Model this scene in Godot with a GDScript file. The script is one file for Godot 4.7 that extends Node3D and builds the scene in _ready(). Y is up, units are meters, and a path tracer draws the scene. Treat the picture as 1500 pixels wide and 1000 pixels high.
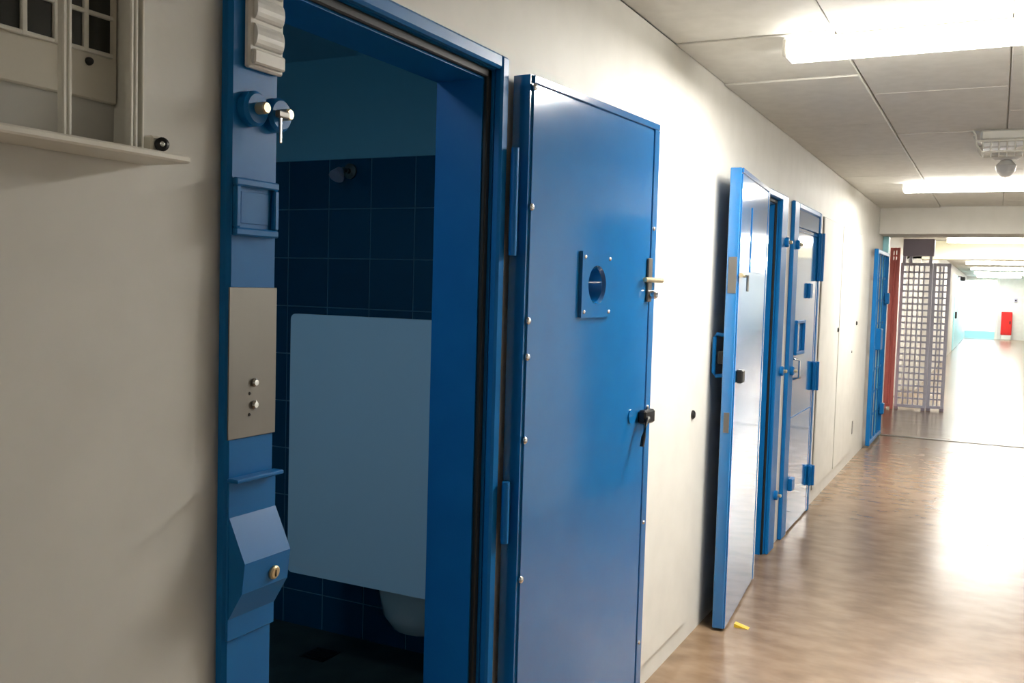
extends Node3D
# A prison corridor. The left wall is the plane x = 0, the corridor runs towards -z, the floor is y = 0.

var M := {}
var names := {}

# ------------------------------------------------------------------ mesh helpers
func mb() -> SurfaceTool:
	var st := SurfaceTool.new()
	st.begin(Mesh.PRIMITIVE_TRIANGLES)
	return st

func tri(st: SurfaceTool, a: Vector3, b: Vector3, c: Vector3, na: Vector3, nb: Vector3, nc: Vector3) -> void:
	if (b - a).cross(c - a).dot(na + nb + nc) > 0.0:
		var t := b; b = c; c = t
		var tn := nb; nb = nc; nc = tn
	st.set_normal(na); st.add_vertex(a)
	st.set_normal(nb); st.add_vertex(b)
	st.set_normal(nc); st.add_vertex(c)

func quad(st: SurfaceTool, a: Vector3, b: Vector3, c: Vector3, d: Vector3, n: Vector3) -> void:
	tri(st, a, b, c, n, n, n)
	tri(st, a, c, d, n, n, n)

func box(st: SurfaceTool, p: Vector3, q: Vector3, bevel := 0.0) -> void:
	var lo := Vector3(minf(p.x, q.x), minf(p.y, q.y), minf(p.z, q.z))
	var hi := Vector3(maxf(p.x, q.x), maxf(p.y, q.y), maxf(p.z, q.z))
	var c := (lo + hi) / 2.0
	var h := (hi - lo) / 2.0
	var b := minf(bevel, minf(h.x, minf(h.y, h.z)) * 0.49)
	for i in 3:
		var j := (i + 1) % 3
		var k := (i + 2) % 3
		for s in [-1.0, 1.0]:
			var pts: Array[Vector3] = []
			for e in [[-1, -1], [1, -1], [1, 1], [-1, 1]]:
				var v := Vector3.ZERO
				v[i] = s * h[i]; v[j] = e[0] * (h[j] - b); v[k] = e[1] * (h[k] - b)
				pts.append(c + v)
			var n := Vector3.ZERO
			n[i] = s
			quad(st, pts[0], pts[1], pts[2], pts[3], n)
			if b > 0.0:
				for t in [-1.0, 1.0]:
					var a0 := Vector3.ZERO; var a1 := Vector3.ZERO; var b0 := Vector3.ZERO; var b1 := Vector3.ZERO
					a0[i] = s * h[i]; a0[j] = t * (h[j] - b); a0[k] = -(h[k] - b)
					a1 = a0; a1[k] = h[k] - b
					b0[i] = s * (h[i] - b); b0[j] = t * h[j]; b0[k] = -(h[k] - b)
					b1 = b0; b1[k] = h[k] - b
					var m := Vector3.ZERO
					m[i] = s; m[j] = t
					quad(st, c + a0, c + a1, c + b1, c + b0, m.normalized())
	if b > 0.0:
		for sx in [-1.0, 1.0]:
			for sy in [-1.0, 1.0]:
				for sz in [-1.0, 1.0]:
					var s := Vector3(sx, sy, sz)
					var n := s.normalized()
					tri(st, c + s * Vector3(h.x, h.y - b, h.z - b), c + s * Vector3(h.x - b, h.y, h.z - b), c + s * Vector3(h.x - b, h.y - b, h.z), n, n, n)

# a round bar through points
func tube(st: SurfaceTool, pts: Array, r: float, seg := 10) -> void:
	var rings: Array = []
	for i in pts.size():
		var d: Vector3 = (pts[mini(i + 1, pts.size() - 1)] - pts[maxi(i - 1, 0)]).normalized()
		var u := d.cross(Vector3.UP if absf(d.y) < 0.9 else Vector3.RIGHT).normalized()
		var v := d.cross(u).normalized()
		var ring: Array = []
		for k in seg:
			var a := TAU * k / seg
			ring.append(u * cos(a) + v * sin(a))
		rings.append(ring)
	for i in pts.size() - 1:
		for k in seg:
			var l := (k + 1) % seg
			var n0: Vector3 = rings[i][k]; var n1: Vector3 = rings[i][l]; var n2: Vector3 = rings[i + 1][l]; var n3: Vector3 = rings[i + 1][k]
			var a: Vector3 = pts[i] + n0 * r; var b: Vector3 = pts[i] + n1 * r; var c: Vector3 = pts[i + 1] + n2 * r; var d: Vector3 = pts[i + 1] + n3 * r
			tri(st, a, b, c, n0, n1, n2)
			tri(st, a, c, d, n0, n2, n3)
	for e in [0, pts.size() - 1]:
		var n: Vector3 = (pts[0] - pts[1]).normalized() if e == 0 else (pts[e] - pts[e - 1]).normalized()
		for k in seg:
			tri(st, pts[e], pts[e] + rings[e][k] * r, pts[e] + rings[e][(k + 1) % seg] * r, n, n, n)

# a profile of (radius, height) turned about an axis
func lathe(st: SurfaceTool, prof: Array, at: Vector3, axis: Vector3, seg := 20, inward := false) -> void:
	var d := axis.normalized()
	var u := d.cross(Vector3.UP if absf(d.y) < 0.9 else Vector3.RIGHT).normalized()
	var v := d.cross(u).normalized()
	for i in prof.size() - 1:
		var p: Vector2 = prof[i]; var q: Vector2 = prof[i + 1]
		if p.distance_to(q) < 1e-6:
			continue
		var nn := Vector2(q.y - p.y, -(q.x - p.x)).normalized()
		if inward: nn = -nn
		for k in seg:
			var a0 := TAU * k / seg; var a1 := TAU * (k + 1) / seg
			var r0 := u * cos(a0) + v * sin(a0); var r1 := u * cos(a1) + v * sin(a1)
			var n0 := r0 * nn.x + d * nn.y; var n1 := r1 * nn.x + d * nn.y
			var a := at + r0 * p.x + d * p.y; var b := at + r1 * p.x + d * p.y
			var c := at + r1 * q.x + d * q.y; var e := at + r0 * q.x + d * q.y
			if p.x > 1e-6: tri(st, a, b, c, n0, n1, n1)
			if q.x > 1e-6: tri(st, a, c, e, n0, n1, n0)

func dome(r: float, h: float, steps := 5) -> Array:
	var out: Array = []
	for i in steps + 1:
		var a := PI / 2 * i / steps
		out.append(Vector2(r * cos(a), h * sin(a)))
	return out

# a convex outline in the plane of two axes, pushed along a third
func prism(st: SurfaceTool, outline: Array, push: Vector3) -> void:
	var mid := Vector3.ZERO
	for p in outline: mid += p
	mid = mid / outline.size() + push / 2
	var n := push.normalized()
	for i in outline.size():
		var a: Vector3 = outline[i]; var b: Vector3 = outline[(i + 1) % outline.size()]
		var side := (b - a).cross(push).normalized()
		if side.dot((a + b + push) / 2 - mid) < 0: side = -side
		quad(st, a, b, b + push, a + push, side)
	for i in range(1, outline.size() - 1):
		tri(st, outline[0], outline[i], outline[i + 1], -n, -n, -n)
		tri(st, outline[0] + push, outline[i] + push, outline[i + 1] + push, n, n, n)

# ------------------------------------------------------------------ node helpers
func numbered(called: String) -> String:
	var k: int = names.get(called, 0)
	names[called] = k + 1
	return called if k == 0 else "%s_%03d" % [called, k]

func tag(o: Node, label: String, category: String, group := "", kind := "") -> void:
	if label: o.set_meta("label", label)
	if category: o.set_meta("category", category)
	if group: o.set_meta("group", group)
	if kind: o.set_meta("kind", kind)

func thing(called: String, label: String, category: String, at := Vector3.ZERO, group := "", kind := "") -> Node3D:
	var o := Node3D.new()
	o.name = numbered(called)
	add_child(o)
	o.position = at
	tag(o, label, category, group, kind)
	return o

func part(parent: Node, called: String, st: SurfaceTool, m: Material, label := "") -> MeshInstance3D:
	var o := MeshInstance3D.new()
	o.name = called
	o.mesh = st.commit()
	o.material_override = m
	parent.add_child(o, true)
	if label: o.set_meta("label", label)
	return o

func solo(called: String, label: String, category: String, st: SurfaceTool, m: Material, group := "", kind := "") -> MeshInstance3D:
	var o := part(self, numbered(called), st, m)
	tag(o, label, category, group, kind)
	return o

func bpart(parent: Node, called: String, p: Vector3, q: Vector3, bevel: float, m: Material, label := "") -> MeshInstance3D:
	var st := mb()
	box(st, p, q, bevel)
	return part(parent, called, st, m, label)

func share(parent: Node, called: String, mesh: Mesh, at: Vector3, m: Material) -> MeshInstance3D:
	var o := MeshInstance3D.new()
	o.name = called
	o.mesh = mesh
	o.material_override = m
	o.position = at
	parent.add_child(o, true)
	return o

# ------------------------------------------------------------------ materials
func noise(seed_: int, freq: float, octaves := 4, kind := FastNoiseLite.TYPE_SIMPLEX_SMOOTH) -> FastNoiseLite:
	var n := FastNoiseLite.new()
	n.seed = seed_; n.frequency = freq; n.fractal_octaves = octaves; n.noise_type = kind
	return n

func noise_tex(n: FastNoiseLite, cols: Array, offs: Array, size := 512) -> NoiseTexture2D:
	var t := NoiseTexture2D.new()
	t.width = size; t.height = size; t.seamless = true; t.noise = n
	var g := Gradient.new()
	g.offsets = PackedFloat32Array(offs)
	g.colors = PackedColorArray(cols)
	t.color_ramp = g
	return t

func bump_tex(n: FastNoiseLite, strength: float, size := 512) -> NoiseTexture2D:
	var t := NoiseTexture2D.new()
	t.width = size; t.height = size; t.seamless = true; t.noise = n
	t.as_normal_map = true; t.bump_strength = strength
	return t

func mat(c: Color, rough: float, metal := 0.0, spec := 0.5) -> StandardMaterial3D:
	var m := StandardMaterial3D.new()
	m.albedo_color = c; m.roughness = rough; m.metallic = metal; m.metallic_specular = spec
	return m

func tri_mat(m: StandardMaterial3D, scale_: Vector3) -> StandardMaterial3D:
	m.uv1_triplanar = true; m.uv1_world_triplanar = true; m.uv1_scale = scale_
	return m

func make_materials() -> void:
	var w := tri_mat(mat(Color.WHITE, 0.6), Vector3.ONE * 0.7)
	w.albedo_texture = noise_tex(noise(3, 0.012, 5), [Color(0.775, 0.768, 0.742), Color(0.793, 0.786, 0.76), Color(0.807, 0.80, 0.775)], [0.0, 0.5, 1.0])
	w.normal_enabled = true
	w.normal_texture = bump_tex(noise(4, 0.09, 3), 1.2)
	w.normal_scale = 0.06
	M.wall = w
	var c := tri_mat(mat(Color.WHITE, 0.7), Vector3.ONE * 0.9)
	c.albedo_texture = noise_tex(noise(5, 0.02, 4), [Color(0.775, 0.768, 0.74), Color(0.80, 0.793, 0.765)], [0.2, 0.8])
	M.ceiling = c
	M.ceiling_gap = mat(Color(0.45, 0.43, 0.39), 0.8)
	var f := tri_mat(mat(Color.WHITE, 0.26, 0.0, 0.45), Vector3(0.35, 0.5, 0.6))
	f.albedo_texture = noise_tex(noise(7, 0.011, 6), [Color(0.445, 0.365, 0.285), Color(0.49, 0.405, 0.32), Color(0.515, 0.43, 0.345), Color(0.55, 0.465, 0.38)], [0.1, 0.42, 0.6, 0.95], 1024)
	f.roughness_texture = noise_tex(noise(8, 0.014, 5), [Color(0.86, 0.86, 0.86), Color(1, 1, 1)], [0.2, 0.8])
	M.floor = f
	var b := tri_mat(mat(Color.WHITE, 0.11, 0.0, 0.85), Vector3.ONE * 0.8)
	b.albedo_texture = noise_tex(noise(11, 0.015, 4), [Color(0.045, 0.385, 0.63), Color(0.05, 0.395, 0.64), Color(0.06, 0.405, 0.65)], [0.1, 0.5, 0.9])
	b.normal_enabled = true
	b.normal_texture = bump_tex(noise(12, 0.02, 2), 1.0)
	b.normal_scale = 0.03
	b.clearcoat_enabled = true; b.clearcoat = 0.6; b.clearcoat_roughness = 0.08
	M.blue = b
	var bs: StandardMaterial3D = b.duplicate()
	bs.clearcoat_enabled = false
	bs.roughness = 0.36
	bs.metallic_specular = 0.32
	M.blue_satin = bs
	M.gasket = mat(Color(0.02, 0.022, 0.025), 0.6)
	M.steel = tri_mat(mat(Color(0.46, 0.45, 0.43), 0.42, 0.7), Vector3(3, 0.3, 3))
	M.steel.roughness_texture = noise_tex(noise(15, 0.05, 3), [Color(0.7, 0.7, 0.7), Color(1, 1, 1)], [0.2, 0.8], 256)
	M.chrome = mat(Color(0.82, 0.82, 0.82), 0.18, 1.0)
	M.brass = mat(Color(0.80, 0.74, 0.60), 0.3, 0.8)
	M.black = mat(Color(0.025, 0.025, 0.027), 0.35)
	M.white_plastic = mat(Color(0.82, 0.81, 0.78), 0.4)
	M.white_paint = mat(Color(0.85, 0.84, 0.80), 0.35)
	M.cream = tri_mat(mat(Color(0.82, 0.80, 0.745), 0.38), Vector3.ONE)
	M.dark_pane = mat(Color(0.10, 0.11, 0.085), 0.2)
	M.tile = mat(Color(0.02, 0.27, 0.40), 0.16)
	M.grout = mat(Color(0.30, 0.48, 0.58), 0.8)
	var sf := tri_mat(mat(Color.WHITE, 0.45), Vector3.ONE)
	sf.albedo_texture = noise_tex(noise(21, 0.02, 5), [Color(0.17, 0.215, 0.205), Color(0.23, 0.275, 0.26)], [0.2, 0.8], 256)
	M.shower_floor = sf
	M.shower_paint = mat(Color(0.50, 0.72, 0.80), 0.6)
	M.partition = mat(Color(0.72, 0.82, 0.89), 0.4)
	M.ceramic = mat(Color(0.86, 0.87, 0.88), 0.12)
	M.lens = mat(Color(0.85, 0.85, 0.84), 0.25)
	M.gate_grey = mat(Color(0.80, 0.80, 0.87), 0.4)
	M.gate_box = mat(Color(0.66, 0.63, 0.70), 0.45)
	M.red = mat(Color(0.90, 0.50, 0.47), 0.4)
	M.red_bright = mat(Color(0.78, 0.06, 0.04), 0.3)
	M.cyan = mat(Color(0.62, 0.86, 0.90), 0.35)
	M.yellow_paint = mat(Color(0.92, 0.91, 0.80), 0.6)
	M.yellow = mat(Color(0.80, 0.66, 0.12), 0.5)
	M.ground = mat(Color(0.6, 0.6, 0.58), 0.8)
	var g := StandardMaterial3D.new()
	g.transparency = BaseMaterial3D.TRANSPARENCY_ALPHA
	g.albedo_color = Color(0.85, 0.97, 1.0, 0.12); g.roughness = 0.05
	M.glass = g
	var tb := mat(Color(1, 1, 1), 0.4)
	tb.emission_enabled = true; tb.emission = Color(1.0, 0.985, 0.955); tb.emission_energy_multiplier = 9.0
	M.tube = tb

# ------------------------------------------------------------------ builders
func door_frame(z0: float, z1: float, z2: float, z3: float, label: String) -> Node3D:
	# outer edge, opening edge, opening edge, outer edge along the wall
	var f := thing("door_frame", label, "door frame", Vector3.ZERO, "", "structure")
	var top := 2.094
	var open_top := 2.058
	var reveal := 0.025
	for side in 2:
		var o := z0 if side == 0 else z3
		var i := z1 if side == 0 else z2
		var s := -1.0 if side == 0 else 1.0
		var st := mb()
		box(st, Vector3(0.0, 0, o), Vector3(0.025, top, i), 0.009)
		box(st, Vector3(-0.017, 0, o + s * 0.022), Vector3(0.002, open_top + 0.018, i))
		box(st, Vector3(-0.15, 0, o + s * 0.022), Vector3(-0.017, open_top + 0.018, i + s * reveal))
		part(f, "jamb", st, M.blue_satin)
		bpart(f, "gasket", Vector3(-0.017, 0, i), Vector3(-0.005, open_top, i + s * 0.021), 0.003, M.gasket, "black rubber door seal")
	var st := mb()
	box(st, Vector3(0.0, open_top, z1 + 0.0), Vector3(0.025, top, z2), 0.009)
	box(st, Vector3(-0.017, open_top, z1), Vector3(0.002, open_top + 0.018, z2))
	box(st, Vector3(-0.15, open_top - reveal, z1 - reveal), Vector3(-0.017, open_top + 0.018, z2 + reveal))
	part(f, "head", st, M.blue_satin)
	bpart(f, "gasket", Vector3(-0.017, open_top - 0.021, z1), Vector3(-0.005, open_top, z2), 0.003, M.gasket, "black rubber door seal")
	return f

func rivet(parent: Node, at: Vector3, r := 0.010) -> void:
	var st := mb()
	lathe(st, dome(r, r * 0.7), at, Vector3(0, 0, 1), 12)
	part(parent, "rivet", st, M.chrome)

func door_leaf(called: String, label: String, w: float, hole: bool, m: Material, top := 2.06) -> Node3D:
	# local x along the leaf, z out of the visible face, y up
	var d := thing(called, label, "door", Vector3.ZERO, "", "structure")
	var th := 0.055
	var y0 := 0.012
	var px0 := 0.012; var px1 := w - 0.045; var py1 := top - 0.026
	var cx := 0.38; var cy := 1.533; var hr := 0.075
	var st := mb()
	var skin := mb()
	if hole:
		for r in [[0.0, y0, w, cy - hr], [0.0, cy + hr, w, top], [0.0, cy - hr, cx - hr, cy + hr], [cx + hr, cy - hr, w, cy + hr]]:
			box(st, Vector3(r[0], r[1], -th), Vector3(r[2], r[3], -0.005))
		for r in [[px0, y0, px1, cy - hr], [px0, cy + hr, px1, py1], [px0, cy - hr, cx - hr, cy + hr], [cx + hr, cy - hr, px1, cy + hr]]:
			box(skin, Vector3(r[0], r[1], -0.005), Vector3(r[2], r[3], 0))
	else:
		box(st, Vector3(0, y0, -th), Vector3(w, top, -0.005), 0.003)
		box(skin, Vector3(px0, y0, -0.005), Vector3(px1, py1, 0), 0.003)
	part(d, "core", st, m)
	part(d, "face_sheet", skin, m)
	# the turned-up rim along the top and the lock side
	bpart(d, "rim", Vector3(px0, py1 + 0.006, -0.005), Vector3(w, top, 0.002), 0.003, m)
	bpart(d, "rim", Vector3(px1 + 0.007, y0, -0.005), Vector3(w, py1 + 0.006, 0.002), 0.003, m)
	return d

func peephole(d: Node3D, cx: float, cy: float) -> void:
	var half := 0.094; var r := 0.056; var t := 0.010
	var st := mb()
	var seg := 32
	for k in seg:
		var a0 := TAU * k / seg; var a1 := TAU * (k + 1) / seg
		var o0 := Vector2(cos(a0), sin(a0)); var o1 := Vector2(cos(a1), sin(a1))
		var s0 := o0 * (half / maxf(absf(o0.x), absf(o0.y))); var s1 := o1 * (half / maxf(absf(o1.x), absf(o1.y)))
		quad(st, Vector3(cx + o0.x * r, cy + o0.y * r, t), Vector3(cx + o1.x * r, cy + o1.y * r, t), Vector3(cx + s1.x, cy + s1.y, t), Vector3(cx + s0.x, cy + s0.y, t), Vector3(0, 0, 1))
		var n := Vector3(o0.x, o0.y, 0)
		quad(st, Vector3(cx + s0.x, cy + s0.y, t), Vector3(cx + s1.x, cy + s1.y, t), Vector3(cx + s1.x, cy + s1.y, 0), Vector3(cx + s0.x, cy + s0.y, 0), n)
	var pl := part(d, "peephole_plate", st, M.blue, "square blue plate around the round viewing hole")
	var fs := mb()
	lathe(fs, [Vector2(0.056, 0.010), Vector2(0.050, 0.0), Vector2(0.040, -0.040)], Vector3(cx, cy, 0), Vector3(0, 0, 1), 32, false)
	part(pl, "funnel", fs, M.blue)
	var gs := mb()
	lathe(gs, [Vector2(0.041, -0.040), Vector2(0.0, -0.040)], Vector3(cx, cy, 0), Vector3(0, 0, 1), 32)
	part(pl, "spy_glass", gs, M.dark_pane, "dark glass at the bottom of the viewing hole")
	for e in [[-0.078, 0.078], [0.078, 0.078], [-0.078, -0.078], [0.078, -0.078]]:
		var s := mb()
		lathe(s, dome(0.006, 0.004), Vector3(cx + e[0], cy + e[1], t), Vector3(0, 0, 1), 10)
		part(pl, "screw", s, M.chrome)

func hinge(d: Node, at: Vector3, y0: float, y1: float, r: float, m: Material) -> void:
	var st := mb()
	tube(st, [Vector3(at.x, y0, at.z), Vector3(at.x, y1, at.z)], r, 14)
	part(d, "hinge", st, m)

func lock_boss(label: String, y: float, z: float, x0: float, group := "") -> void:
	# a painted round housing with a brass cylinder in it, on the frame beside an opening
	var b := thing("lock_boss", label, "lock", Vector3(x0, y, z), group)
	var st := mb()
	lathe(st, [Vector2(0.0, 0.0), Vector2(0.029, 0.0), Vector2(0.029, 0.014), Vector2(0.024, 0.020), Vector2(0.011, 0.020), Vector2(0, 0.020)], Vector3.ZERO, Vector3.RIGHT, 24)
	part(b, "housing", st, M.blue_satin)
	st = mb()
	lathe(st, [Vector2(0.010, 0.018), Vector2(0.010, 0.036), Vector2(0.008, 0.039), Vector2(0, 0.039)], Vector3.ZERO, Vector3.RIGHT, 16)
	part(b, "cylinder", st, M.brass, "pale brass lock cylinder")

func ceiling_light(z: float, label: String, group: String) -> void:
	var x0 := 0.40; var x1 := 1.90
	var o := thing("ceiling_light", label, "ceiling light", Vector3(1.15, CEIL, z), group)
	var st := mb()
	box(st, Vector3(x0 - 1.15, -0.028, -0.035), Vector3(x1 - 1.15, 0.0, 0.035), 0.006)
	part(o, "housing", st, M.white_paint)
	for s in [-1.0, 1.0]:
		st = mb()
		box(st, Vector3(s * 0.735, -0.075, -0.070), Vector3(s * 0.752, -0.010, 0.070), 0.004)
		part(o, "lamp_holder", st, M.white_plastic)
		st = mb()
		tube(st, [Vector3(-0.735, -0.055, s * 0.05), Vector3(0.735, -0.055, s * 0.05)], 0.019, 14)
		part(o, "fluorescent_tube", st, M.tube, "glowing white fluorescent tube")
	var l := AreaLight3D.new()
	l.name = "tube_light"
	l.area_size = Vector2(1.47, 0.14)
	l.light_energy = LAMP
	l.light_color = Color(1.0, 0.985, 0.955)
	l.area_range = 30.0
	l.area_attenuation = 2.0
	l.shadow_enabled = true
	l.position = Vector3(0, -0.08, 0)
	l.rotation_degrees.x = -90
	o.add_child(l)

const CEIL := 2.463
const W := 2.30
const LAMP := 2.0

func _ready() -> void:
	# ---- camera, sky, exposure
	var cam := Camera3D.new()
	cam.name = "camera"
	cam.fov = 39.517
	cam.position = Vector3(1.1458, 1.52, 0)
	cam.rotation_order = EULER_ORDER_YXZ
	cam.rotation_degrees = Vector3(-3.2778, 26.9636, 1.6116)
	cam.near = 0.05
	add_child(cam)
	cam.current = true
	var we := WorldEnvironment.new()
	var env := Environment.new()
	env.background_mode = Environment.BG_SKY
	var sky := Sky.new()
	var sm := ProceduralSkyMaterial.new()
	sm.sky_top_color = Color(0.75, 0.86, 0.95)
	sm.sky_horizon_color = Color(0.93, 0.97, 1.0)
	sm.ground_bottom_color = Color(0.55, 0.55, 0.53)
	sm.ground_horizon_color = Color(0.85, 0.88, 0.9)
	sm.energy_multiplier = 3.0
	sky.sky_material = sm
	env.sky = sky
	env.tonemap_mode = Environment.TONE_MAPPER_LINEAR
	env.tonemap_exposure = 4.35
	env.sdfgi_enabled = true
	env.ssao_enabled = true
	env.ssil_enabled = true
	we.environment = env
	add_child(we)
	make_materials()
	build_shell()
	build_shower()
	build_doors()
	build_devices()
	build_cabinet()
	build_access_panels()
	build_ceiling()
	build_portal()
	build_gates()
	build_far_end()

# ------------------------------------------------------------------ the setting
func build_shell() -> void:
	var st := mb()
	box(st, Vector3(-0.15, -0.12, 8.5), Vector3(W, 0.0, -42.0))
	box(st, Vector3(-0.37, -0.12, -11.3), Vector3(-0.15, 0.0, -17.0))
	solo("floor", "polished brown grey concrete floor of the corridor", "floor", st, M.floor, "", "structure")
	# the left wall with three door openings
	st = mb()
	var cuts := [[-1.197, -2.128], [-4.952, -5.718], [-5.972, -6.908]]
	var z := 8.5
	for c in cuts:
		box(st, Vector3(-0.15, 0, z), Vector3(0, CEIL, c[0]))
		box(st, Vector3(-0.15, 2.076, c[0]), Vector3(0, CEIL, c[1]))
		z = c[1]
	box(st, Vector3(-0.15, 0, z), Vector3(0, CEIL, -11.3))
	box(st, Vector3(-0.37, 0, -11.3), Vector3(-0.22, CEIL, -17.0))
	box(st, Vector3(-0.22, 0, -17.0), Vector3(0, CEIL, -42.0))
	solo("wall_left", "cream painted corridor wall with the blue cell doors", "wall", st, M.wall, "", "structure")
	st = mb()
	box(st, Vector3(W, 0, 8.5), Vector3(W + 0.15, CEIL, -42.0))
	solo("wall_right", "cream painted wall opposite the cell doors", "wall", st, M.wall, "", "structure")
	st = mb()
	box(st, Vector3(-0.15, 0, 8.5), Vector3(W + 0.15, CEIL, 8.65))
	solo("wall_back", "cream painted wall at the near end of the corridor", "wall", st, M.wall, "", "structure")
	# dark rooms behind the second and third openings
	st = mb()
	box(st, Vector3(-2.4, -0.1, -4.2), Vector3(-0.15, 0.0, -7.6))
	box(st, Vector3(-2.4, CEIL, -4.2), Vector3(-0.15, CEIL + 0.1, -7.6))
	box(st, Vector3(-2.4, 0, -4.2), Vector3(-0.15, CEIL, -4.3))
	box(st, Vector3(-2.4, 0, -5.8), Vector3(-0.15, CEIL, -5.9))
	box(st, Vector3(-2.4, 0, -7.5), Vector3(-0.15, CEIL, -7.6))
	box(st, Vector3(-2.5, -0.1, -4.2), Vector3(-2.4, CEIL + 0.1, -7.6))
	solo("wall_cells", "plain walls of the cells behind the doors", "wall", st, M.wall, "", "structure")

func build_ceiling() -> void:
	var c := thing("ceiling", "grey white corridor ceiling of flat panels", "ceiling", Vector3.ZERO, "", "structure")
	var st := mb()
	box(st, Vector3(-0.4, CEIL + 0.016, 8.7), Vector3(W + 0.2, CEIL + 0.12, -10.7))
	box(st, Vector3(-0.4, CEIL, -10.7), Vector3(W + 0.2, CEIL + 0.12, -42.2))
	part(c, "slab", st, M.ceiling)
	var cols := [0.0, 0.577, 1.145, 1.722, W]
	var rng := RandomNumberGenerator.new()
	rng.seed = 5
	for i in 4:
		var shift := [0.0, 0.72, 0.12, 0.6][i] as float
		var z := 8.5
		var nz := -4.285 + 1.19 * 8.0 + shift - 1.19
		while z > -10.69:
			while nz >= z - 0.05: nz -= 1.19
			if i == 0 and z > -3.5 and nz < -2.4: nz = -3.56
			if i == 0 and z > -4.2 and z < -3.5: nz = -4.285
			var e := maxf(nz, -10.69)
			if z - e > 0.03:
				var dz := rng.randf_range(-0.003, 0.002)
				if i == 0: dz = 0.001 if z > -3.5 else (-0.004 if z > -4.2 else -0.011)
				bpart(c, "ceiling_panel", Vector3(cols[i] + 0.0025, CEIL + dz, z - 0.0025), Vector3(cols[i + 1] - 0.0025, CEIL + 0.02, e + 0.0025), 0.003, M.ceiling)
			z = e
	var k := 0
	for z in [6.05, -3.65, -8.5]:
		ceiling_light(z, ["twin tube fluorescent ceiling light near the closed end of the corridor", "twin tube fluorescent ceiling light above the first open blue door", "twin tube fluorescent ceiling light just before the gateway beam"][k], "corridor ceiling lights")
		k += 1
	var far := [-16.1, -20.95, -25.8, -30.65, -35.5, -40.3]
	var far_labels := ["fluorescent ceiling light between the gateway beam and the pale lintel", "first fluorescent ceiling light past the pale lintel", "second fluorescent ceiling light past the pale lintel", "third fluorescent ceiling light past the pale lintel", "last but one fluorescent ceiling light before the glazed end door", "fluorescent ceiling light right before the glazed end door"]
	for i in far.size():
		ceiling_light(far[i], far_labels[i], "ceiling lights beyond the gateway")
	# caged lamp in the middle of the ceiling
	var o := thing("caged_lamp", "white bulkhead lamp in a wire cage on the ceiling", "lamp", Vector3(1.15, CEIL, -6.0))
	bpart(o, "housing", Vector3(-0.135, -0.062, -0.09), Vector3(0.135, 0, 0.09), 0.012, M.white_plastic)
	bpart(o, "diffuser", Vector3(-0.125, -0.102, -0.08), Vector3(0.125, -0.062, 0.08), 0.012, M.lens)
	for s in [-1.0, 1.0]:
		st = mb()
		tube(st, [Vector3(-0.175, -0.005, s * 0.10), Vector3(-0.160, -0.03, s * 0.10), Vector3(-0.150, -0.09, s * 0.10), Vector3(-0.125, -0.125, s * 0.10), Vector3(0.125, -0.125, s * 0.10), Vector3(0.150, -0.09, s * 0.10), Vector3(0.160, -0.03, s * 0.10), Vector3(0.175, -0.005, s * 0.10)], 0.006, 8)
		part(o, "guard_hoop", st, M.white_paint)
		st = mb()
		tube(st, [Vector3(-0.15, -0.065, s * 0.10), Vector3(0.15, -0.065, s * 0.10)], 0.006, 8)
		part(o, "guard_rail", st, M.white_paint)
	for k2 in 7:
		var x := -0.12 + 0.04 * k2
		st = mb()
		tube(st, [Vector3(x, -0.065, 0.10), Vector3(x, -0.125, 0.10), Vector3(x, -0.125, -0.10), Vector3(x, -0.065, -0.10)], 0.004, 6)
		part(o, "guard_bar", st, M.white_paint)
	# the dome just behind it
	var d := thing("smoke_detector", "small pale dome detector hanging behind the caged lamp", "detector", Vector3(1.15, CEIL, -6.9))
	st = mb()
	lathe(st, [Vector2(0.0, 0.0), Vector2(0.085, 0.0), Vector2(0.085, 0.03), Vector2(0.06, 0.045), Vector2(0.012, 0.045), Vector2(0.012, 0.06), Vector2(0, 0.06)], Vector3.ZERO, Vector3.DOWN, 24)
	part(d, "base", st, M.white_plastic)
	st = mb()
	lathe(st, [Vector2(0.03, 0.045), Vector2(0.062, 0.08), Vector2(0.052, 0.12), Vector2(0.028, 0.145), Vector2(0, 0.152)], Vector3.ZERO, Vector3.DOWN, 24)
	part(d, "dome", st, M.lens)

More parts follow.
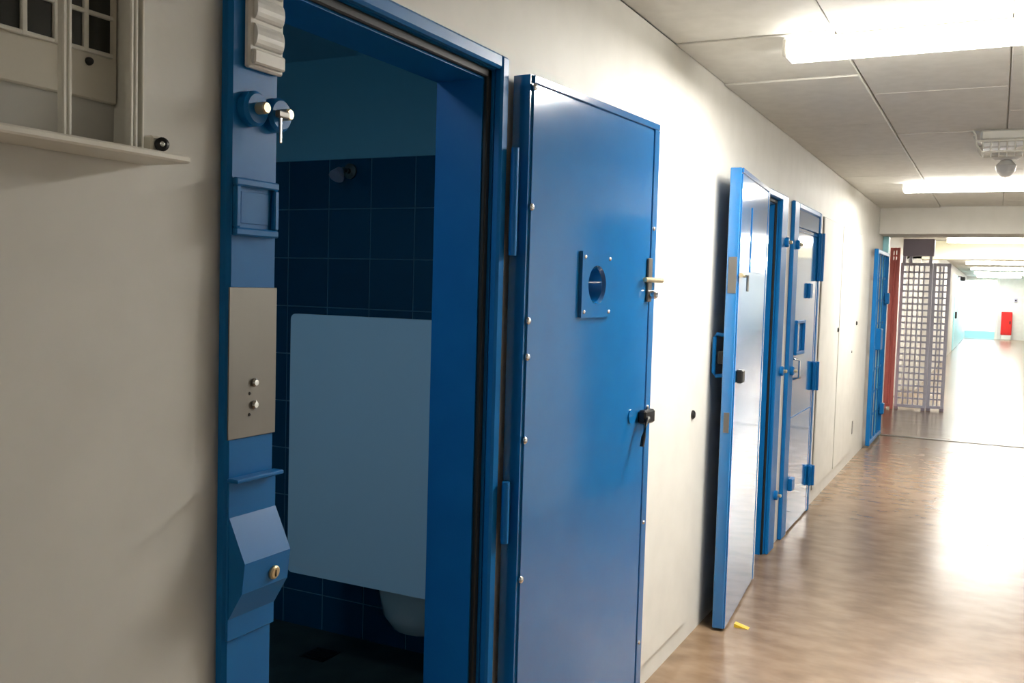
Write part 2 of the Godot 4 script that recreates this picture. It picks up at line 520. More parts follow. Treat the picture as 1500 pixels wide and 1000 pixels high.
func build_shower() -> void:
	var zt := -3.275
	var x0 := -2.2
	var st := mb()
	box(st, Vector3(x0, -0.1, -0.5), Vector3(-0.15, 0.0, zt))
	solo("floor", "dark greenish shower room floor", "floor", st, M.shower_floor, "", "structure")
	st = mb()
	box(st, Vector3(x0, CEIL, -0.5), Vector3(-0.15, CEIL + 0.1, zt))
	solo("ceiling", "pale ceiling of the shower room", "ceiling", st, M.shower_paint, "", "structure")
	st = mb()
	box(st, Vector3(x0, -0.1, -0.4), Vector3(-0.15, CEIL + 0.1, -0.5))
	box(st, Vector3(x0 - 0.1, -0.1, -0.4), Vector3(x0, CEIL + 0.1, zt - 0.1))
	solo("wall_shower", "pale blue painted walls of the shower room", "wall", st, M.shower_paint, "", "structure")
	var w := thing("wall_tiled", "shower room wall of dark blue tiles below pale blue paint", "wall", Vector3(0, 0, zt), "", "structure")
	bpart(w, "painted_wall", Vector3(x0, 2.039, -0.1), Vector3(-0.15, CEIL, 0.002), 0.0, M.shower_paint)
	bpart(w, "grout", Vector3(x0, 0.0, -0.1), Vector3(-0.15, 2.039, 0.0), 0.0, M.grout, "paler joints between the tiles")
	var pitch := 0.2175
	var rise := 0.2095
	st = mb()
	box(st, Vector3(-pitch / 2 + 0.0025, -rise / 2 + 0.0025, -0.003), Vector3(pitch / 2 - 0.0025, rise / 2 - 0.0025, 0.002), 0.001)
	var tile_mesh := st.commit()
	var tones := [M.tile]
	for t in [Color(0.02, 0.255, 0.385), Color(0.025, 0.285, 0.415)]:
		var m: StandardMaterial3D = M.tile.duplicate()
		m.albedo_color = t
		tones.append(m)
	var rng := RandomNumberGenerator.new()
	rng.seed = 9
	for r in 10:
		var y := 2.039 - rise * (r + 0.5)
		if y - rise / 2 < -0.1: continue
		for k in 9:
			share(w, "tile", tile_mesh, Vector3(-1.414 - pitch * 3.0 + pitch * (k + 0.5) - 0.0, maxf(y, 0.0), 0), tones[rng.randi() % 3])
	# toilet screen
	var zs := -2.70
	var sc := thing("toilet_screen", "pale blue toilet partition panel inside the shower room", "partition", Vector3(0, 0, zs))
	st = mb()
	var out: Array = []
	var xl := -1.128; var xr := -0.152; var yb := 0.455; var yt := 1.402; var rr := 0.02
	out.append(Vector3(xr, yb, 0)); out.append(Vector3(xr, yt, 0))
	for i in 6:
		var a := PI / 2 + PI / 2 * i / 5.0
		out.append(Vector3(xl + rr + cos(a) * rr, yt - rr + sin(a) * rr, 0))
	for i in 6:
		var a := PI + PI / 2 * i / 5.0
		out.append(Vector3(xl + rr + cos(a) * rr, yb + rr + sin(a) * rr, 0))
	prism(st, out, Vector3(0, 0, -0.02))
	part(sc, "panel", st, M.partition)
	for y in [0.62, 1.24]:
		bpart(sc, "bracket", Vector3(-0.19, y, -0.034), Vector3(-0.15, y + 0.05, -0.02), 0.003, M.steel, "small steel wall bracket")
	# wall-hung toilet on the tiled wall
	var t := thing("toilet", "white wall hung toilet bowl half hidden by the partition", "toilet", Vector3(-0.70, 0.16, zt))
	st = mb()
	var rings: Array = []
	var prof := [[0.075, 0.10, 0.10], [0.09, 0.14, 0.17], [0.14, 0.17, 0.21], [0.24, 0.185, 0.235], [0.36, 0.19, 0.245], [0.40, 0.19, 0.25]]
	for p in prof:
		var ring: Array = []
		for k in 24:
			var a := TAU * k / 24
			ring.append(Vector3(cos(a) * (p[1] as float), p[0], 0.25 + sin(a) * (p[2] as float)))
		rings.append(ring)
	for i in rings.size() - 1:
		for k in 24:
			var l := (k + 1) % 24
			var a: Vector3 = rings[i][k]; var b: Vector3 = rings[i][l]; var c: Vector3 = rings[i + 1][l]; var d: Vector3 = rings[i + 1][k]
			var na := (a - Vector3(0, 0.3, 0.25)).normalized(); var nb := (b - Vector3(0, 0.3, 0.25)).normalized()
			var nc := (c - Vector3(0, 0.3, 0.25)).normalized(); var nd := (d - Vector3(0, 0.3, 0.25)).normalized()
			tri(st, a, b, c, na, nb, nc); tri(st, a, c, d, na, nc, nd)
	for k in 24:
		tri(st, Vector3(0, 0.075, 0.25), rings[0][k], rings[0][(k + 1) % 24], Vector3.DOWN, Vector3.DOWN, Vector3.DOWN)
	box(st, Vector3(-0.14, 0.12, 0.008), Vector3(0.14, 0.40, 0.16), 0.02)
	part(t, "bowl", st, M.ceramic)
	st = mb()
	lathe(st, [Vector2(0, 0), Vector2(0.19, 0), Vector2(0.195, 0.012), Vector2(0.19, 0.024), Vector2(0.0, 0.026)], Vector3(0, 0.402, 0.25), Vector3.UP, 28)
	part(t, "lid", st, M.white_plastic)
	# round lamp on the shower ceiling, above the doorway side
	var lp := thing("shower_lamp", "round white lamp on the shower room ceiling", "ceiling light", Vector3(-0.55, CEIL, -0.95))
	st = mb()
	lathe(st, [Vector2(0, 0), Vector2(0.14, 0), Vector2(0.14, 0.03), Vector2(0, 0.03)], Vector3.ZERO, Vector3.DOWN, 28)
	part(lp, "base", st, M.white_plastic)
	st = mb()
	lathe(st, [Vector2(0.13, 0.03), Vector2(0.12, 0.055), Vector2(0.08, 0.07), Vector2(0, 0.075)], Vector3.ZERO, Vector3.DOWN, 28)
	var glow := mat(Color(1, 1, 1), 0.4)
	glow.emission_enabled = true; glow.emission = Color(0.86, 0.94, 1.0); glow.emission_energy_multiplier = 0.35
	part(lp, "diffuser", st, glow)
	var al := AreaLight3D.new()
	al.name = "lamp_light"
	al.area_size = Vector2(0.22, 0.22)
	al.light_energy = 0.19
	al.light_color = Color(0.86, 0.94, 1.0)
	al.area_range = 12.0
	al.area_attenuation = 2.0
	al.shadow_enabled = true
	al.position = Vector3(0, -0.085, 0)
	al.rotation_degrees.x = -90
	lp.add_child(al)
	# shower head and floor drain
	var s := thing("wall_shower", "dark shower rose on a short arm on the tiled wall", "shower", Vector3(-1.30, 1.985, zt + 0.006))
	st = mb()
	lathe(st, [Vector2(0, 0), Vector2(0.032, 0), Vector2(0.032, 0.008), Vector2(0.012, 0.014), Vector2(0.012, 0.03), Vector2(0, 0.03)], Vector3.ZERO, Vector3(0, 0, 1), 20)
	part(s, "wall_flange", st, M.steel)
	st = mb()
	tube(st, [Vector3(0, 0, 0.02), Vector3(0, 0.004, 0.05), Vector3(0.004, -0.006, 0.08)], 0.009, 10)
	part(s, "arm", st, M.steel)
	st = mb()
	lathe(st, [Vector2(0, 0), Vector2(0.014, 0), Vector2(0.032, 0.035), Vector2(0.032, 0.045), Vector2(0, 0.045)], Vector3(0.004, 0.0, 0.075), Vector3(0, -0.8, 0.6), 20)
	part(s, "rose", st, M.gate_box)
	var dr := thing("floor_drain", "black square drain grate in the shower floor", "drain", Vector3(-1.245, 0, -3.05))
	bpart(dr, "tray", Vector3(-0.06, 0.0005, -0.06), Vector3(0.06, 0.003, 0.06), 0.001, M.black)
	for k in 5:
		bpart(dr, "slat", Vector3(-0.05, 0.003, -0.048 + k * 0.021), Vector3(0.05, 0.006, -0.036 + k * 0.021), 0.001, M.gasket)

func build_doors() -> void:
	# first opening: frame and leaf folded back along the wall beyond it
	door_frame(-1.175, -1.292, -2.112, -2.150, "blue steel frame around the open shower room doorway")
	var d := door_leaf("door_1", "glossy blue steel door opened flat beside the shower room doorway", 0.81, true, M.blue)
	var a := deg_to_rad(5.0)
	var u := Vector3(sin(a), 0, -cos(a))
	d.transform = Transform3D(Basis(u, Vector3.UP, Vector3(cos(a), 0, sin(a))), Vector3(0.0685, 0, -2.19))
	peephole(d, 0.38, 1.533)
	for y in [2.03, 1.726, 1.434, 1.34, 1.123, 0.755, 0.35]: rivet(d, Vector3(0.014, y, 0))
	for y in [1.722, 1.14, 0.756, 0.35]: rivet(d, Vector3(0.787, y, 0.002), 0.007)
	for r in [[1.60, 1.87], [0.86, 1.02], [0.10, 0.26]]:
		hinge(d, Vector3(-0.040, 0, -0.020), r[0], r[1], 0.010, M.blue_satin)
		bpart(d, "hinge_leaf", Vector3(-0.040, r[0] + 0.01, -0.034), Vector3(0.0, r[1] - 0.01, -0.028), 0.001, M.blue)
	# the bolt and its plate at the free edge
	var bolt := bpart(d, "bolt_plate", Vector3(0.745, 1.485, 0.001), Vector3(0.775, 1.625, 0.008), 0.003, M.steel, "upright steel plate of the upper bolt")
	var st := mb()
	tube(st, [Vector3(0.70, 1.555, 0.016), Vector3(0.835, 1.555, 0.016)], 0.008, 12)
	part(bolt, "bolt_rod", st, M.brass, "short brass bolt standing past the door edge")
	st = mb()
	lathe(st, [Vector2(0, 0), Vector2(0.014, 0.0), Vector2(0.014, 0.016), Vector2(0.009, 0.022), Vector2(0, 0.022)], Vector3(0.768, 1.508, 0.008), Vector3(0, 0, 1), 16)
	part(bolt, "bolt_knob", st, M.chrome)
	# the black lock with its hanging lever
	var lk := bpart(d, "lock_case", Vector3(0.715, 1.09, 0.0), Vector3(0.795, 1.135, 0.028), 0.006, M.black, "black lock case at the free edge")
	st = mb()
	tube(st, [Vector3(0.735, 1.11, 0.03), Vector3(0.715, 1.105, 0.034), Vector3(0.692, 1.055, 0.034), Vector3(0.682, 1.025, 0.034)], 0.0075, 10)
	part(lk, "lever", st, M.black)
	st = mb()
	lathe(st, [Vector2(0, 0), Vector2(0.024, 0), Vector2(0.024, 0.004), Vector2(0, 0.004)], Vector3(0.665, 1.12, 0.0), Vector3(0, 0, 1), 20)
	part(d, "cover_disc", st, M.blue)
	# second opening: leaf folded back towards the near side
	door_frame(-4.93, -4.99, -5.575, -5.74, "blue steel frame of the open cell behind the swung out door")
	d = door_leaf("door_2", "blue steel door standing open off the wall with pale reflections", 0.87, false, M.blue, 2.07)
	a = deg_to_rad(4.4)
	d.transform = Transform3D(Basis(Vector3(-sin(a), 0, -cos(a)), Vector3.UP, Vector3(cos(a), 0, -sin(a))), Vector3(0.128, 0, -4.18))
	bpart(d, "edge_plate", Vector3(-0.003, 1.52, -0.046), Vector3(0.0, 1.68, -0.010), 0.001, M.steel, "cream lock plate on the door edge")
	st = mb()
	tube(st, [Vector3(-0.015, 1.60, 0.012), Vector3(0.085, 1.60, 0.012)], 0.010, 12)
	part(d, "bolt_rod", st, M.brass)
	st = mb()
	tube(st, [Vector3(0.035, 1.60, 0.012), Vector3(0.06, 1.60, 0.03), Vector3(0.062, 1.53, 0.03)], 0.006, 8)
	part(d, "bolt_lever", st, M.steel)
	bpart(d, "lock_case", Vector3(0.03, 1.12, 0.0), Vector3(0.10, 1.18, 0.03), 0.006, M.black, "black lock case")
	bpart(d, "edge_lock", Vector3(-0.003, 0.90, -0.040), Vector3(0.0, 0.99, -0.016), 0.001, M.steel)
	st = mb()
	tube(st, [Vector3(0.06, 1.33, -0.055), Vector3(0.06, 1.335, -0.095), Vector3(0.06, 1.32, -0.105), Vector3(0.06, 1.16, -0.105), Vector3(0.06, 1.145, -0.095), Vector3(0.06, 1.15, -0.055)], 0.009, 10)
	part(d, "pull_handle", st, M.blue_satin, "light blue pull handle on the back of the door")
	bpart(d, "back_lock", Vector3(0.035, 1.20, -0.085), Vector3(0.075, 1.26, -0.055), 0.005, M.black)
	for r in [[1.60, 1.87], [0.86, 1.02], [0.10, 0.26]]:
		hinge(d, Vector3(0.882, 0, -0.018), r[0], r[1], 0.012, M.blue)
	bpart(d, "inspection_plate", Vector3(0.30, 1.62, 0.0), Vector3(0.62, 1.92, 0.004), 0.002, M.blue, "flat plate high on the door")
	# third opening: shut
	door_frame(-5.95, -6.10, -6.872, -6.93, "blue steel frame of the shut cell door")
	d = door_leaf("door_3", "shut blue steel cell door with thick blue hinges", 0.762, false, M.blue, 1.94)
	d.transform = Transform3D(Basis(Vector3(0, 0, -1), Vector3.UP, Vector3(1, 0, 0)), Vector3(0.020, 0, -6.105))
	bpart(d, "transom_panel", Vector3(0, 1.946, -0.03), Vector3(0.762, 2.056, 0.0), 0.004, M.blue, "narrow panel above the shut door")
	for r in [[1.62, 1.95], [0.86, 1.06], [0.19, 0.33]]:
		var hp := bpart(d, "hinge_block", Vector3(0.715, r[0], 0.002), Vector3(0.80, r[1], 0.026), 0.006, M.blue_satin, "thick blue hinge")
		st = mb()
		tube(st, [Vector3(0.765, r[0], 0.03), Vector3(0.765, r[1], 0.03)], 0.012, 10)
		part(hp, "hinge_pin", st, M.blue_satin)
	var pk := bpart(d, "peephole_cover", Vector3(0.40, 1.50, 0.0), Vector3(0.48, 1.60, 0.022), 0.008, M.blue_satin, "blue peephole cover")
	bpart(pk, "catch", Vector3(0.48, 1.54, 0.004), Vector3(0.56, 1.555, 0.012), 0.003, M.brass)
	var sl := mb()
	box(sl, Vector3(0.02, 1.34, 0.0), Vector3(0.30, 1.36, 0.018), 0.003)
	box(sl, Vector3(0.02, 1.14, 0.0), Vector3(0.30, 1.16, 0.018), 0.003)
	box(sl, Vector3(0.02, 1.16, 0.0), Vector3(0.04, 1.34, 0.018), 0.003)
	box(sl, Vector3(0.28, 1.16, 0.0), Vector3(0.30, 1.34, 0.018), 0.003)
	part(d, "hatch_frame", sl, M.blue_satin, "raised square frame of the food hatch")
	bpart(d, "lower_bolt", Vector3(0.0, 0.28, 0.0), Vector3(0.09, 0.36, 0.03), 0.006, M.blue_satin)
	st = mb()
	tube(st, [Vector3(0.03, 1.12, 0.0), Vector3(0.03, 1.11, 0.04), Vector3(0.03, 1.00, 0.04), Vector3(0.03, 0.99, 0.0)], 0.010, 10)
	part(d, "pull_handle", st, M.chrome)
	bpart(d, "push_line", Vector3(0.02, 0.742, 0.0), Vector3(0.71, 0.748, 0.0025), 0.001, M.blue_satin)
	# a shut door in the opposite wall, mirrored in the first door's gloss
	var f := thing("door_frame", "blue steel frame set in the wall opposite the cells", "door frame", Vector3(W, 0, -6.45), "", "structure")
	for s in [-1.0, 1.0]:
		bpart(f, "jamb", Vector3(-0.025, 0, s * 0.42), Vector3(0, 2.094, s * 0.52), 0.005, M.blue)
	bpart(f, "head", Vector3(-0.025, 2.03, -0.42), Vector3(0, 2.094, 0.42), 0.005, M.blue)
	var d4 := thing("door_4", "shut blue steel door in the wall opposite the cells", "door", Vector3(W, 0, -6.45), "", "structure")
	bpart(d4, "core", Vector3(-0.018, 0.012, -0.415), Vector3(0, 2.025, 0.415), 0.003, M.blue)
	bpart(d4, "lock_case", Vector3(-0.045, 1.05, 0.30), Vector3(-0.018, 1.15, 0.37), 0.005, M.black)

func build_devices() -> void:
	var X := 0.025
	# emergency lamp at the top of the wide jamb
	var e := thing("emergency_lamp", "white ribbed emergency lamp high on the wide blue jamb", "lamp", Vector3(X, 0, 0))
	bpart(e, "base_plate", Vector3(0, 1.868, -1.204), Vector3(0.012, 2.045, -1.288), 0.004, M.white_plastic)
	for k in 3:
		var st := mb()
		var y := 1.922 + k * 0.044
		var out: Array = []
		for i in 9:
			var a := -PI / 2 + PI * i / 8.0
			out.append(Vector3(0.012 + cos(a) * 0.009, y + sin(a) * 0.019, -1.214))
		prism(st, out, Vector3(0, 0, -0.066))
		part(e, "lens_segment", st, M.lens)
	bpart(e, "bottom_cap", Vector3(0.010, 1.874, -1.208), Vector3(0.021, 1.898, -1.284), 0.005, M.white_plastic)
	# two lock bosses and the hanging key
	lock_boss("blue round lock housing near the outer edge of the wide jamb", 1.802, -1.219, X)
	lock_boss("blue round lock housing at the inner edge of the wide jamb", 1.801, -1.277, X)
	var k := thing("key", "small pale key hanging from the lock on the blue jamb", "key", Vector3(X + 0.038, 1.797, -1.252))
	var st2 := mb()
	box(st2, Vector3(-0.004, -0.006, -0.018), Vector3(0.006, 0.006, 0.010), 0.002)
	part(k, "bow", st2, M.steel)
	st2 = mb()
	box(st2, Vector3(-0.002, -0.048, -0.002), Vector3(0.003, -0.004, 0.004), 0.001)
	part(k, "blade", st2, M.chrome)
	# square framed hatch
	var q := thing("inspection_hatch", "small square blue hatch frame in the wide jamb", "hatch", Vector3(X, 1.639, -1.230))
	bpart(q, "back_plate", Vector3(0, -0.047, -0.052), Vector3(0.003, 0.047, 0.052), 0.001, M.blue_satin)
	for s in [-1.0, 1.0]:
		bpart(q, "rail", Vector3(0.003, s * 0.034, -0.052), Vector3(0.013, s * 0.047, 0.052), 0.003, M.blue_satin)
		bpart(q, "stile", Vector3(0.003, -0.034, s * 0.040), Vector3(0.013, 0.034, s * 0.052), 0.003, M.blue_satin)
	bpart(q, "pane", Vector3(0.003, -0.026, -0.033), Vector3(0.005, 0.026, 0.033), 0.001, M.blue_satin)
	# stainless call plate
	var p := thing("call_plate", "brushed steel plate with two round buttons on the jamb", "button panel", Vector3(X, 1.380, -1.2325))
	bpart(p, "plate", Vector3(0, -0.126, -0.0575), Vector3(0.003, 0.127, 0.0575), 0.001, M.steel)
	for y in [-0.034, -0.072]:
		var st := mb()
		lathe(st, [Vector2(0, 0.003), Vector2(0.0075, 0.003), Vector2(0.0075, 0.007), Vector2(0.005, 0.010), Vector2(0, 0.0105)], Vector3(0, y, -0.002), Vector3.RIGHT, 18)
		part(p, "button", st, M.chrome)
	for y in [-0.052, -0.088]:
		var st := mb()
		lathe(st, [Vector2(0, 0.003), Vector2(0.003, 0.003), Vector2(0.002, 0.005), Vector2(0, 0.005)], Vector3(0, y, 0.008), Vector3.RIGHT, 10)
		part(p, "indicator", st, M.black)
	# ledge and lockable box
	var lb := thing("lock_box", "blue steel box with a sloping top and key lock on the jamb", "box", Vector3(X, 0, 0))
	bpart(lb, "top_ledge", Vector3(0, 1.183, -1.176), Vector3(0.024, 1.190, -1.291), 0.002, M.blue_satin)
	bpart(lb, "back_plate", Vector3(0, 0.915, -1.176), Vector3(0.005, 1.183, -1.291), 0.001, M.blue_satin)
	var st := mb()
	prism(st, [Vector3(0.005, 1.124, -1.178), Vector3(0.005, 0.952, -1.178), Vector3(0.034, 1.000, -1.178), Vector3(0.040, 1.052, -1.178)], Vector3(0, 0, -0.113))
	part(lb, "body", st, M.blue_satin)
	st = mb()
	lathe(st, [Vector2(0, 0), Vector2(0.012, 0), Vector2(0.012, 0.004), Vector2(0.009, 0.006), Vector2(0, 0.006)], Vector3(0.036, 1.020, -1.252), Vector3(1, -0.11, 0), 18)
	var lkk := part(lb, "cylinder_lock", st, M.brass, "round brass key lock")
	bpart(lkk, "keyhole", Vector3(0.0415, 1.013, -1.2535), Vector3(0.043, 1.025, -1.2505), 0.0003, M.black)
	# bosses on the second frame and third frame
	for r in [[1.826, -5.70, "blue lock housing high on the open cell's far jamb"], [1.07, -5.71, "blue lock housing halfway up the open cell's far jamb"], [0.33, -5.70, "blue lock housing low on the open cell's far jamb"], [1.83, -6.04, "blue lock housing high on the shut door's near jamb"], [1.05, -6.03, "blue lock housing halfway up the shut door's near jamb"]]:
		lock_boss(r[2], r[0], r[1], X)
	# yellow stop under the second door
	st = mb()
	prism(st, [Vector3(0.150, 0.0, -4.27), Vector3(0.215, 0.0, -4.27), Vector3(0.150, 0.016, -4.27)], Vector3(0, 0, -0.035))
	solo("door_wedge", "yellow wedge on the floor under the swung out blue door", "door wedge", st, M.yellow)

func build_cabinet() -> void:
	# shallow glazed case on the near wall
	var c := thing("wall_cabinet", "shallow white glazed wall case with small dark panes", "cabinet", Vector3(0, 0, 0))
	bpart(c, "bottom_shelf", Vector3(0, 1.686, -0.45), Vector3(0.090, 1.697, -1.03), 0.003, M.white_paint)
	var y1 := 2.05
	for z in [-0.845, -0.952]:
		var b := bpart(c, "post", Vector3(0.048, 1.697, z + 0.006), Vector3(0.060, y1, z - 0.0), 0.002, M.white_paint)
		bpart(b, "post_lip", Vector3(0.052, 1.697, z - 0.004), Vector3(0.058, y1, z - 0.009), 0.001, M.white_paint)
	bpart(c, "post", Vector3(0.048, 1.697, -0.58), Vector3(0.060, y1, -0.592), 0.002, M.white_paint)
	bpart(c, "end_panel", Vector3(0.0, 1.697, -0.968), Vector3(0.058, y1, -0.972), 0.001, M.white_paint)
	bpart(c, "side_strip", Vector3(0.0, 1.72, -0.988), Vector3(0.012, y1, -0.996), 0.002, M.white_paint)
	bpart(c, "top_board", Vector3(0, y1, -0.45), Vector3(0.090, y1 + 0.012, -1.0), 0.003, M.white_paint)
	bpart(c, "back_board", Vector3(0, 1.764, -0.46), Vector3(0.010, y1, -0.966), 0.002, M.cream)
	# leaded look: dark panes with white bars standing on the back board
	for k in 10:
		for r in 4:
			var ya := 1.832 + r * 0.052
			var za := -0.952 + k * 0.0465
			bpart(c, "pane", Vector3(0.010, ya, za), Vector3(0.012, ya + 0.046, za + 0.038), 0.0005, M.dark_pane, "small dark pane")
	for k in 9:
		var za := -0.952 + k * 0.0465 + 0.038
		bpart(c, "bar", Vector3(0.010, 1.826, za), Vector3(0.016, y1, za + 0.0075), 0.001, M.white_paint)
	for r in 4:
		bpart(c, "cross_bar", Vector3(0.010, 1.826 + r * 0.052, -0.955), Vector3(0.0155, 1.832 + r * 0.052, -0.46), 0.001, M.white_paint)
	var st := mb()
	lathe(st, dome(0.006, 0.008), Vector3(0.010, 1.815, -0.918), Vector3.RIGHT, 12)
	part(c, "knob", st, M.black, "small black knob")
	# little cylinder device on the end of the shelf
	var d := thing("shelf_lock", "small grey cylinder lock standing on the wall case shelf", "lock", Vector3(0.045, 1.697, -1.0))
	bpart(d, "body", Vector3(-0.010, 0.0, 0.012), Vector3(0.010, 0.026, -0.010), 0.003, M.cream)
	st = mb()
	lathe(st, [Vector2(0, 0), Vector2(0.010, 0), Vector2(0.010, 0.010), Vector2(0.006, 0.012), Vector2(0, 0.012)], Vector3(0.010, 0.014, -0.004), Vector3(1, 0, 0.5), 18)
	part(d, "cylinder", st, M.black)
	st = mb()
	lathe(st, dome(0.004, 0.003), Vector3(0.0205, 0.014, 0.002), Vector3(1, 0, 0.5), 10)
	part(d, "core", st, M.chrome)

func access_panel(z0: float, z1: float, y0: float, y1: float, lz: float, ly: float, label: String) -> Node3D:
	var p := thing("access_panel", label, "access panel", Vector3(0, 0, 0))
	bpart(p, "back_tray", Vector3(0.001, y0, z0), Vector3(0.004, y1, z1), 0.001, M.ceiling_gap)
	bpart(p, "door", Vector3(0.004, y0 + 0.006, z0 - 0.006), Vector3(0.014, y1 - 0.006, z1 + 0.006), 0.003, M.wall)
	var st := mb()
	lathe(st, [Vector2(0, 0), Vector2(0.019, 0), Vector2(0.019, 0.006), Vector2(0.012, 0.012), Vector2(0, 0.012)], Vector3(0.014, ly, lz), Vector3.RIGHT, 18)
	part(p, "lock", st, M.black, "small black lock")
	return p

func build_access_panels() -> void:
	access_panel(-3.32, -3.97, 0.09, 2.108, -3.935, 1.0, "white flush service panel between the two open blue doors")
	access_panel(-7.13, -8.05, 0.10, 2.09, -7.99, 1.25, "white flush service panel next to the shut cell door")
	var p := access_panel(-8.08, -9.28, 0.10, 2.09, -9.10, 1.28, "white flush service panel next to the blue gate")
	var st := mb()
	lathe(st, [Vector2(0, 0), Vector2(0.012, 0), Vector2(0.010, 0.006), Vector2(0, 0.006)], Vector3(0.014, 1.03, -8.88), Vector3.RIGHT, 14)
	part(p, "plug", st, M.steel)
	bpart(p, "label_plate", Vector3(0.014, 0.26, -9.14), Vector3(0.017, 0.38, -9.20), 0.001, M.steel)

func build_portal() -> void:
	var st := mb()
	box(st, Vector3(0, 2.185, -10.7), Vector3(W, CEIL, -11.3), 0.004)
	solo("wall_beam", "white beam across the corridor above the gateway", "beam", st, M.wall, "", "structure")
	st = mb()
	box(st, Vector3(0.0, 0, -11.12), Vector3(0.06, 2.185, -11.26), 0.006)  # cyan daylight tint of the wall end is put into the post's colour
	solo("trim_1", "steel post at the left of the gateway painted with a pale blue daylight tint", "post", st, M.cyan, "", "structure")
	st = mb()
	box(st, Vector3(0.06, 0.0, -11.16), Vector3(W, 0.006, -11.24), 0.002)
	solo("trim_2", "grey metal threshold strip across the floor at the gateway", "threshold", st, M.steel, "", "structure")
	st = mb()
	box(st, Vector3(-0.22, 2.17, -17.0), Vector3(W, CEIL, -17.4), 0.004)
	solo("wall_lintel", "pale yellow lintel further down the corridor", "lintel", st, M.yellow_paint, "", "structure")

func gate(called: String, label: String, at: Vector3, turn: float, w: float, h: float, nv: int, nh: int, m: Material, rb := 0.008) -> Node3D:
	var g := thing(called, label, "gate", at)
	g.rotation.y = turn
	for x in [0.0, w - 0.04]:
		bpart(g, "stile", Vector3(x, 0.03, -0.02), Vector3(x + 0.04, h, 0.02), 0.005, m)
	for y in [0.03, h - 0.04]:
		bpart(g, "rail", Vector3(0.04, y, -0.018), Vector3(w - 0.04, y + 0.04, 0.018), 0.005, m)
	for i in nv:
		var st := mb()
		var x := 0.04 + (w - 0.08) * (i + 1) / (nv + 1)
		tube(st, [Vector3(x, 0.05, 0), Vector3(x, h - 0.02, 0)], rb, 8)
		part(g, "upright_bar", st, m)
	for i in nh:
		var y := 0.07 + (h - 0.11) * (i + 1) / (nh + 1)
		bpart(g, "cross_bar", Vector3(0.03, y - 0.012, -0.012), Vector3(w - 0.03, y + 0.012, -0.004), 0.002, m)
	return g

func build_gates() -> void:
	# blue gate of the gateway, swung back against the left wall
	var g := gate("barred_gate", "blue barred gate folded back against the wall before the beam", Vector3(0.055, 0.0, -11.09), PI / 2 - 0.02, 1.05, 2.0, 3, 7, M.blue_satin)
	g.rotation.y = PI / 2
	g.position = Vector3(0.055, 0, -10.05)
	bpart(g, "lock_case", Vector3(0.30, 0.98, -0.035), Vector3(0.48, 1.20, 0.05), 0.008, M.blue_satin, "blue lock case")
	for y in [0.25, 1.45]:
		bpart(g, "hinge", Vector3(0.96, y, 0.0), Vector3(1.06, y + 0.12, 0.045), 0.008, M.blue_satin)
	# grey cage gates beyond
	g = gate("barred_gate", "grey barred gate with a header box beyond the beam", Vector3(-0.05, 0.0, -14.0), 0.0, 0.40, 2.0, 4, 21, M.gate_grey, 0.010)
	bpart(g, "header_box", Vector3(0.02, 2.09, -0.06), Vector3(0.41, 2.32, 0.06), 0.01, M.gate_box, "dark grey box above the gate")
	for x in [0.02, 0.10, 0.35]:
		bpart(g, "stay", Vector3(x, 1.995, -0.02), Vector3(x + 0.04, 2.095, 0.02), 0.004, M.gate_grey)
	for x in [0.0, 0.34]:
		bpart(g, "foot", Vector3(x, 0.0, -0.03), Vector3(x + 0.05, 0.04, 0.03), 0.004, M.gate_box)
	g = gate("barred_gate", "narrow grey barred gate wing beside the header box gate", Vector3(0.353, 0.0, -14.03), 0.25, 0.22, 2.0, 2, 21, M.gate_grey, 0.010)
	for x in [0.0, 0.17]:
		bpart(g, "foot", Vector3(x, 0.0, -0.03), Vector3(x + 0.05, 0.04, 0.03), 0.004, M.gate_box)
	g = gate("barred_gate", "narrow red gate wing beside the grey barred gate", Vector3(-0.185, 0.0, -13.92), 0.0, 0.125, 2.2, 1, 30, M.red, 0.012)
	bpart(g, "infill", Vector3(0.03, 0.06, -0.004), Vector3(0.095, 2.02, 0.0), 0.001, M.red)
	for x in [0.0, 0.085]:
		bpart(g, "foot", Vector3(x, 0.0, -0.02), Vector3(x + 0.04, 0.035, 0.02), 0.004, M.red)

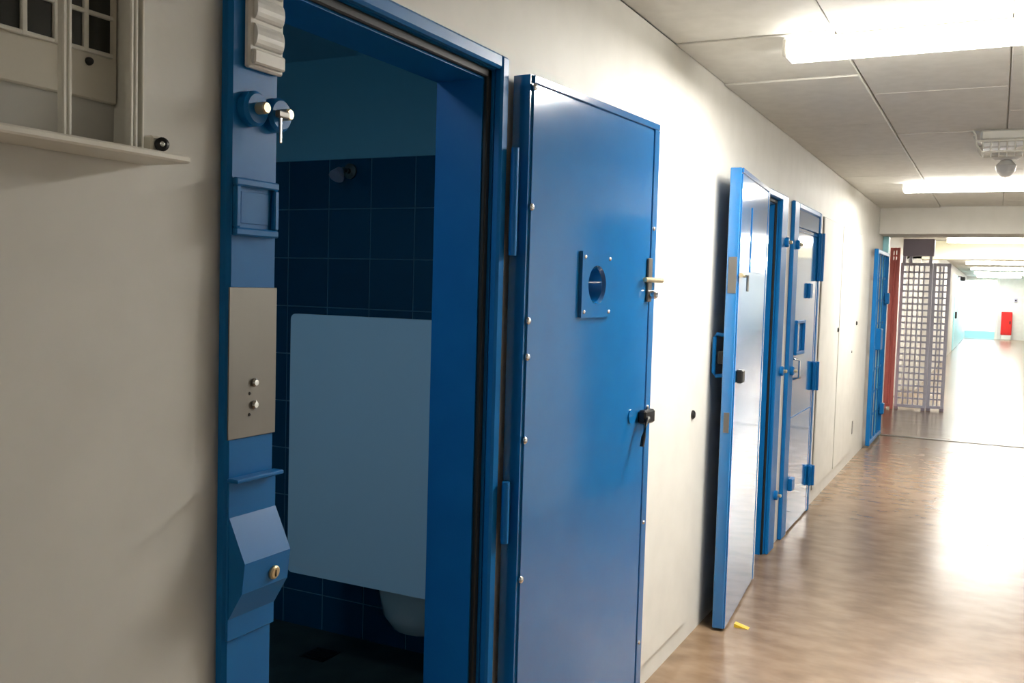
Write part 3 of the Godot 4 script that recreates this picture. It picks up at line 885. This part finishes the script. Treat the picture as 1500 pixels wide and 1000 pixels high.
func build_far_end() -> void:
	var z := -42.0
	var st := mb()
	box(st, Vector3(-0.22, 0, z), Vector3(-0.05, CEIL, z - 0.2))
	box(st, Vector3(1.18, 0, z), Vector3(W + 0.15, CEIL, z - 0.2))
	box(st, Vector3(-0.05, 2.38, z), Vector3(1.18, CEIL, z - 0.2))
	solo("wall_end", "cream wall at the far end of the corridor", "wall", st, M.wall, "", "structure")
	var d := thing("door_5", "bright glazed door at the far end of the corridor", "door", Vector3(-0.05, 0, z - 0.08), "", "structure")
	for x in [0.0, 1.15]:
		bpart(d, "stile", Vector3(x, 0.0, -0.03), Vector3(x + 0.08, 2.38, 0.03), 0.005, M.white_paint)
	bpart(d, "top_rail", Vector3(0.08, 2.30, -0.03), Vector3(1.15, 2.38, 0.03), 0.005, M.white_paint)
	bpart(d, "kick_panel", Vector3(0.08, 0.0, -0.03), Vector3(1.15, 0.30, 0.03), 0.005, M.cyan, "pale cyan kick panel")
	bpart(d, "pane", Vector3(0.08, 0.30, -0.004), Vector3(1.15, 2.30, 0.004), 0.0, M.glass, "bright daylit glass")
	st = mb()
	tube(st, [Vector3(0.30, 1.15, 0.0), Vector3(0.30, 1.15, 0.05), Vector3(0.75, 1.15, 0.05), Vector3(0.75, 1.15, 0.0)], 0.018, 8)
	part(d, "push_bar", st, M.steel)
	st = mb()
	box(st, Vector3(-20, -0.2, z - 0.2), Vector3(20, -0.02, z - 40))
	solo("ground", "pale paved yard outside the far door", "ground", st, M.ground, "", "structure")
	# added panel: daylight tint of the left wall's far end put into its colour
	var s := thing("door_6", "panel painted with the pale blue daylight tint of the left wall near the bright far door", "door", Vector3(0, 0, -34.0), "", "structure")
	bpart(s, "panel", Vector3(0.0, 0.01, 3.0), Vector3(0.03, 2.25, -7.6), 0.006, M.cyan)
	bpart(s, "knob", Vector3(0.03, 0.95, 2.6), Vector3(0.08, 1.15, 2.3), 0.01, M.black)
	var cm := thing("wall_camera", "small dark camera high on the wall near the far door", "camera", Vector3(0.03, 2.2, -32.5))
	bpart(cm, "bracket", Vector3(0.0, 0.0, -0.04), Vector3(0.10, 0.05, 0.04), 0.01, M.gate_box)
	bpart(cm, "body", Vector3(0.06, -0.10, -0.12), Vector3(0.20, 0.02, 0.14), 0.02, M.black)
	# red extinguisher cabinet on the end wall
	var r := thing("extinguisher_cabinet", "red fire extinguisher cabinet on the far end wall", "cabinet", Vector3(1.50, 0, z))
	bpart(r, "base", Vector3(-0.17, 0.0, 0.0), Vector3(0.17, 0.19, 0.20), 0.01, M.white_plastic)
	bpart(r, "body", Vector3(-0.19, 0.19, 0.0), Vector3(0.19, 1.09, 0.22), 0.015, M.red_bright)
	bpart(r, "door", Vector3(-0.16, 0.24, 0.22), Vector3(0.16, 1.04, 0.235), 0.008, M.red_bright)
	bpart(r, "handle", Vector3(0.10, 0.62, 0.235), Vector3(0.14, 0.74, 0.26), 0.006, M.black)
	var k := thing("call_point", "small dark call point above the red cabinet", "call point", Vector3(1.78, 1.55, z))
	bpart(k, "body", Vector3(-0.06, -0.07, 0.0), Vector3(0.06, 0.07, 0.06), 0.01, M.gate_box)
	bpart(k, "button", Vector3(-0.03, -0.03, 0.06), Vector3(0.03, 0.03, 0.07), 0.005, M.black)
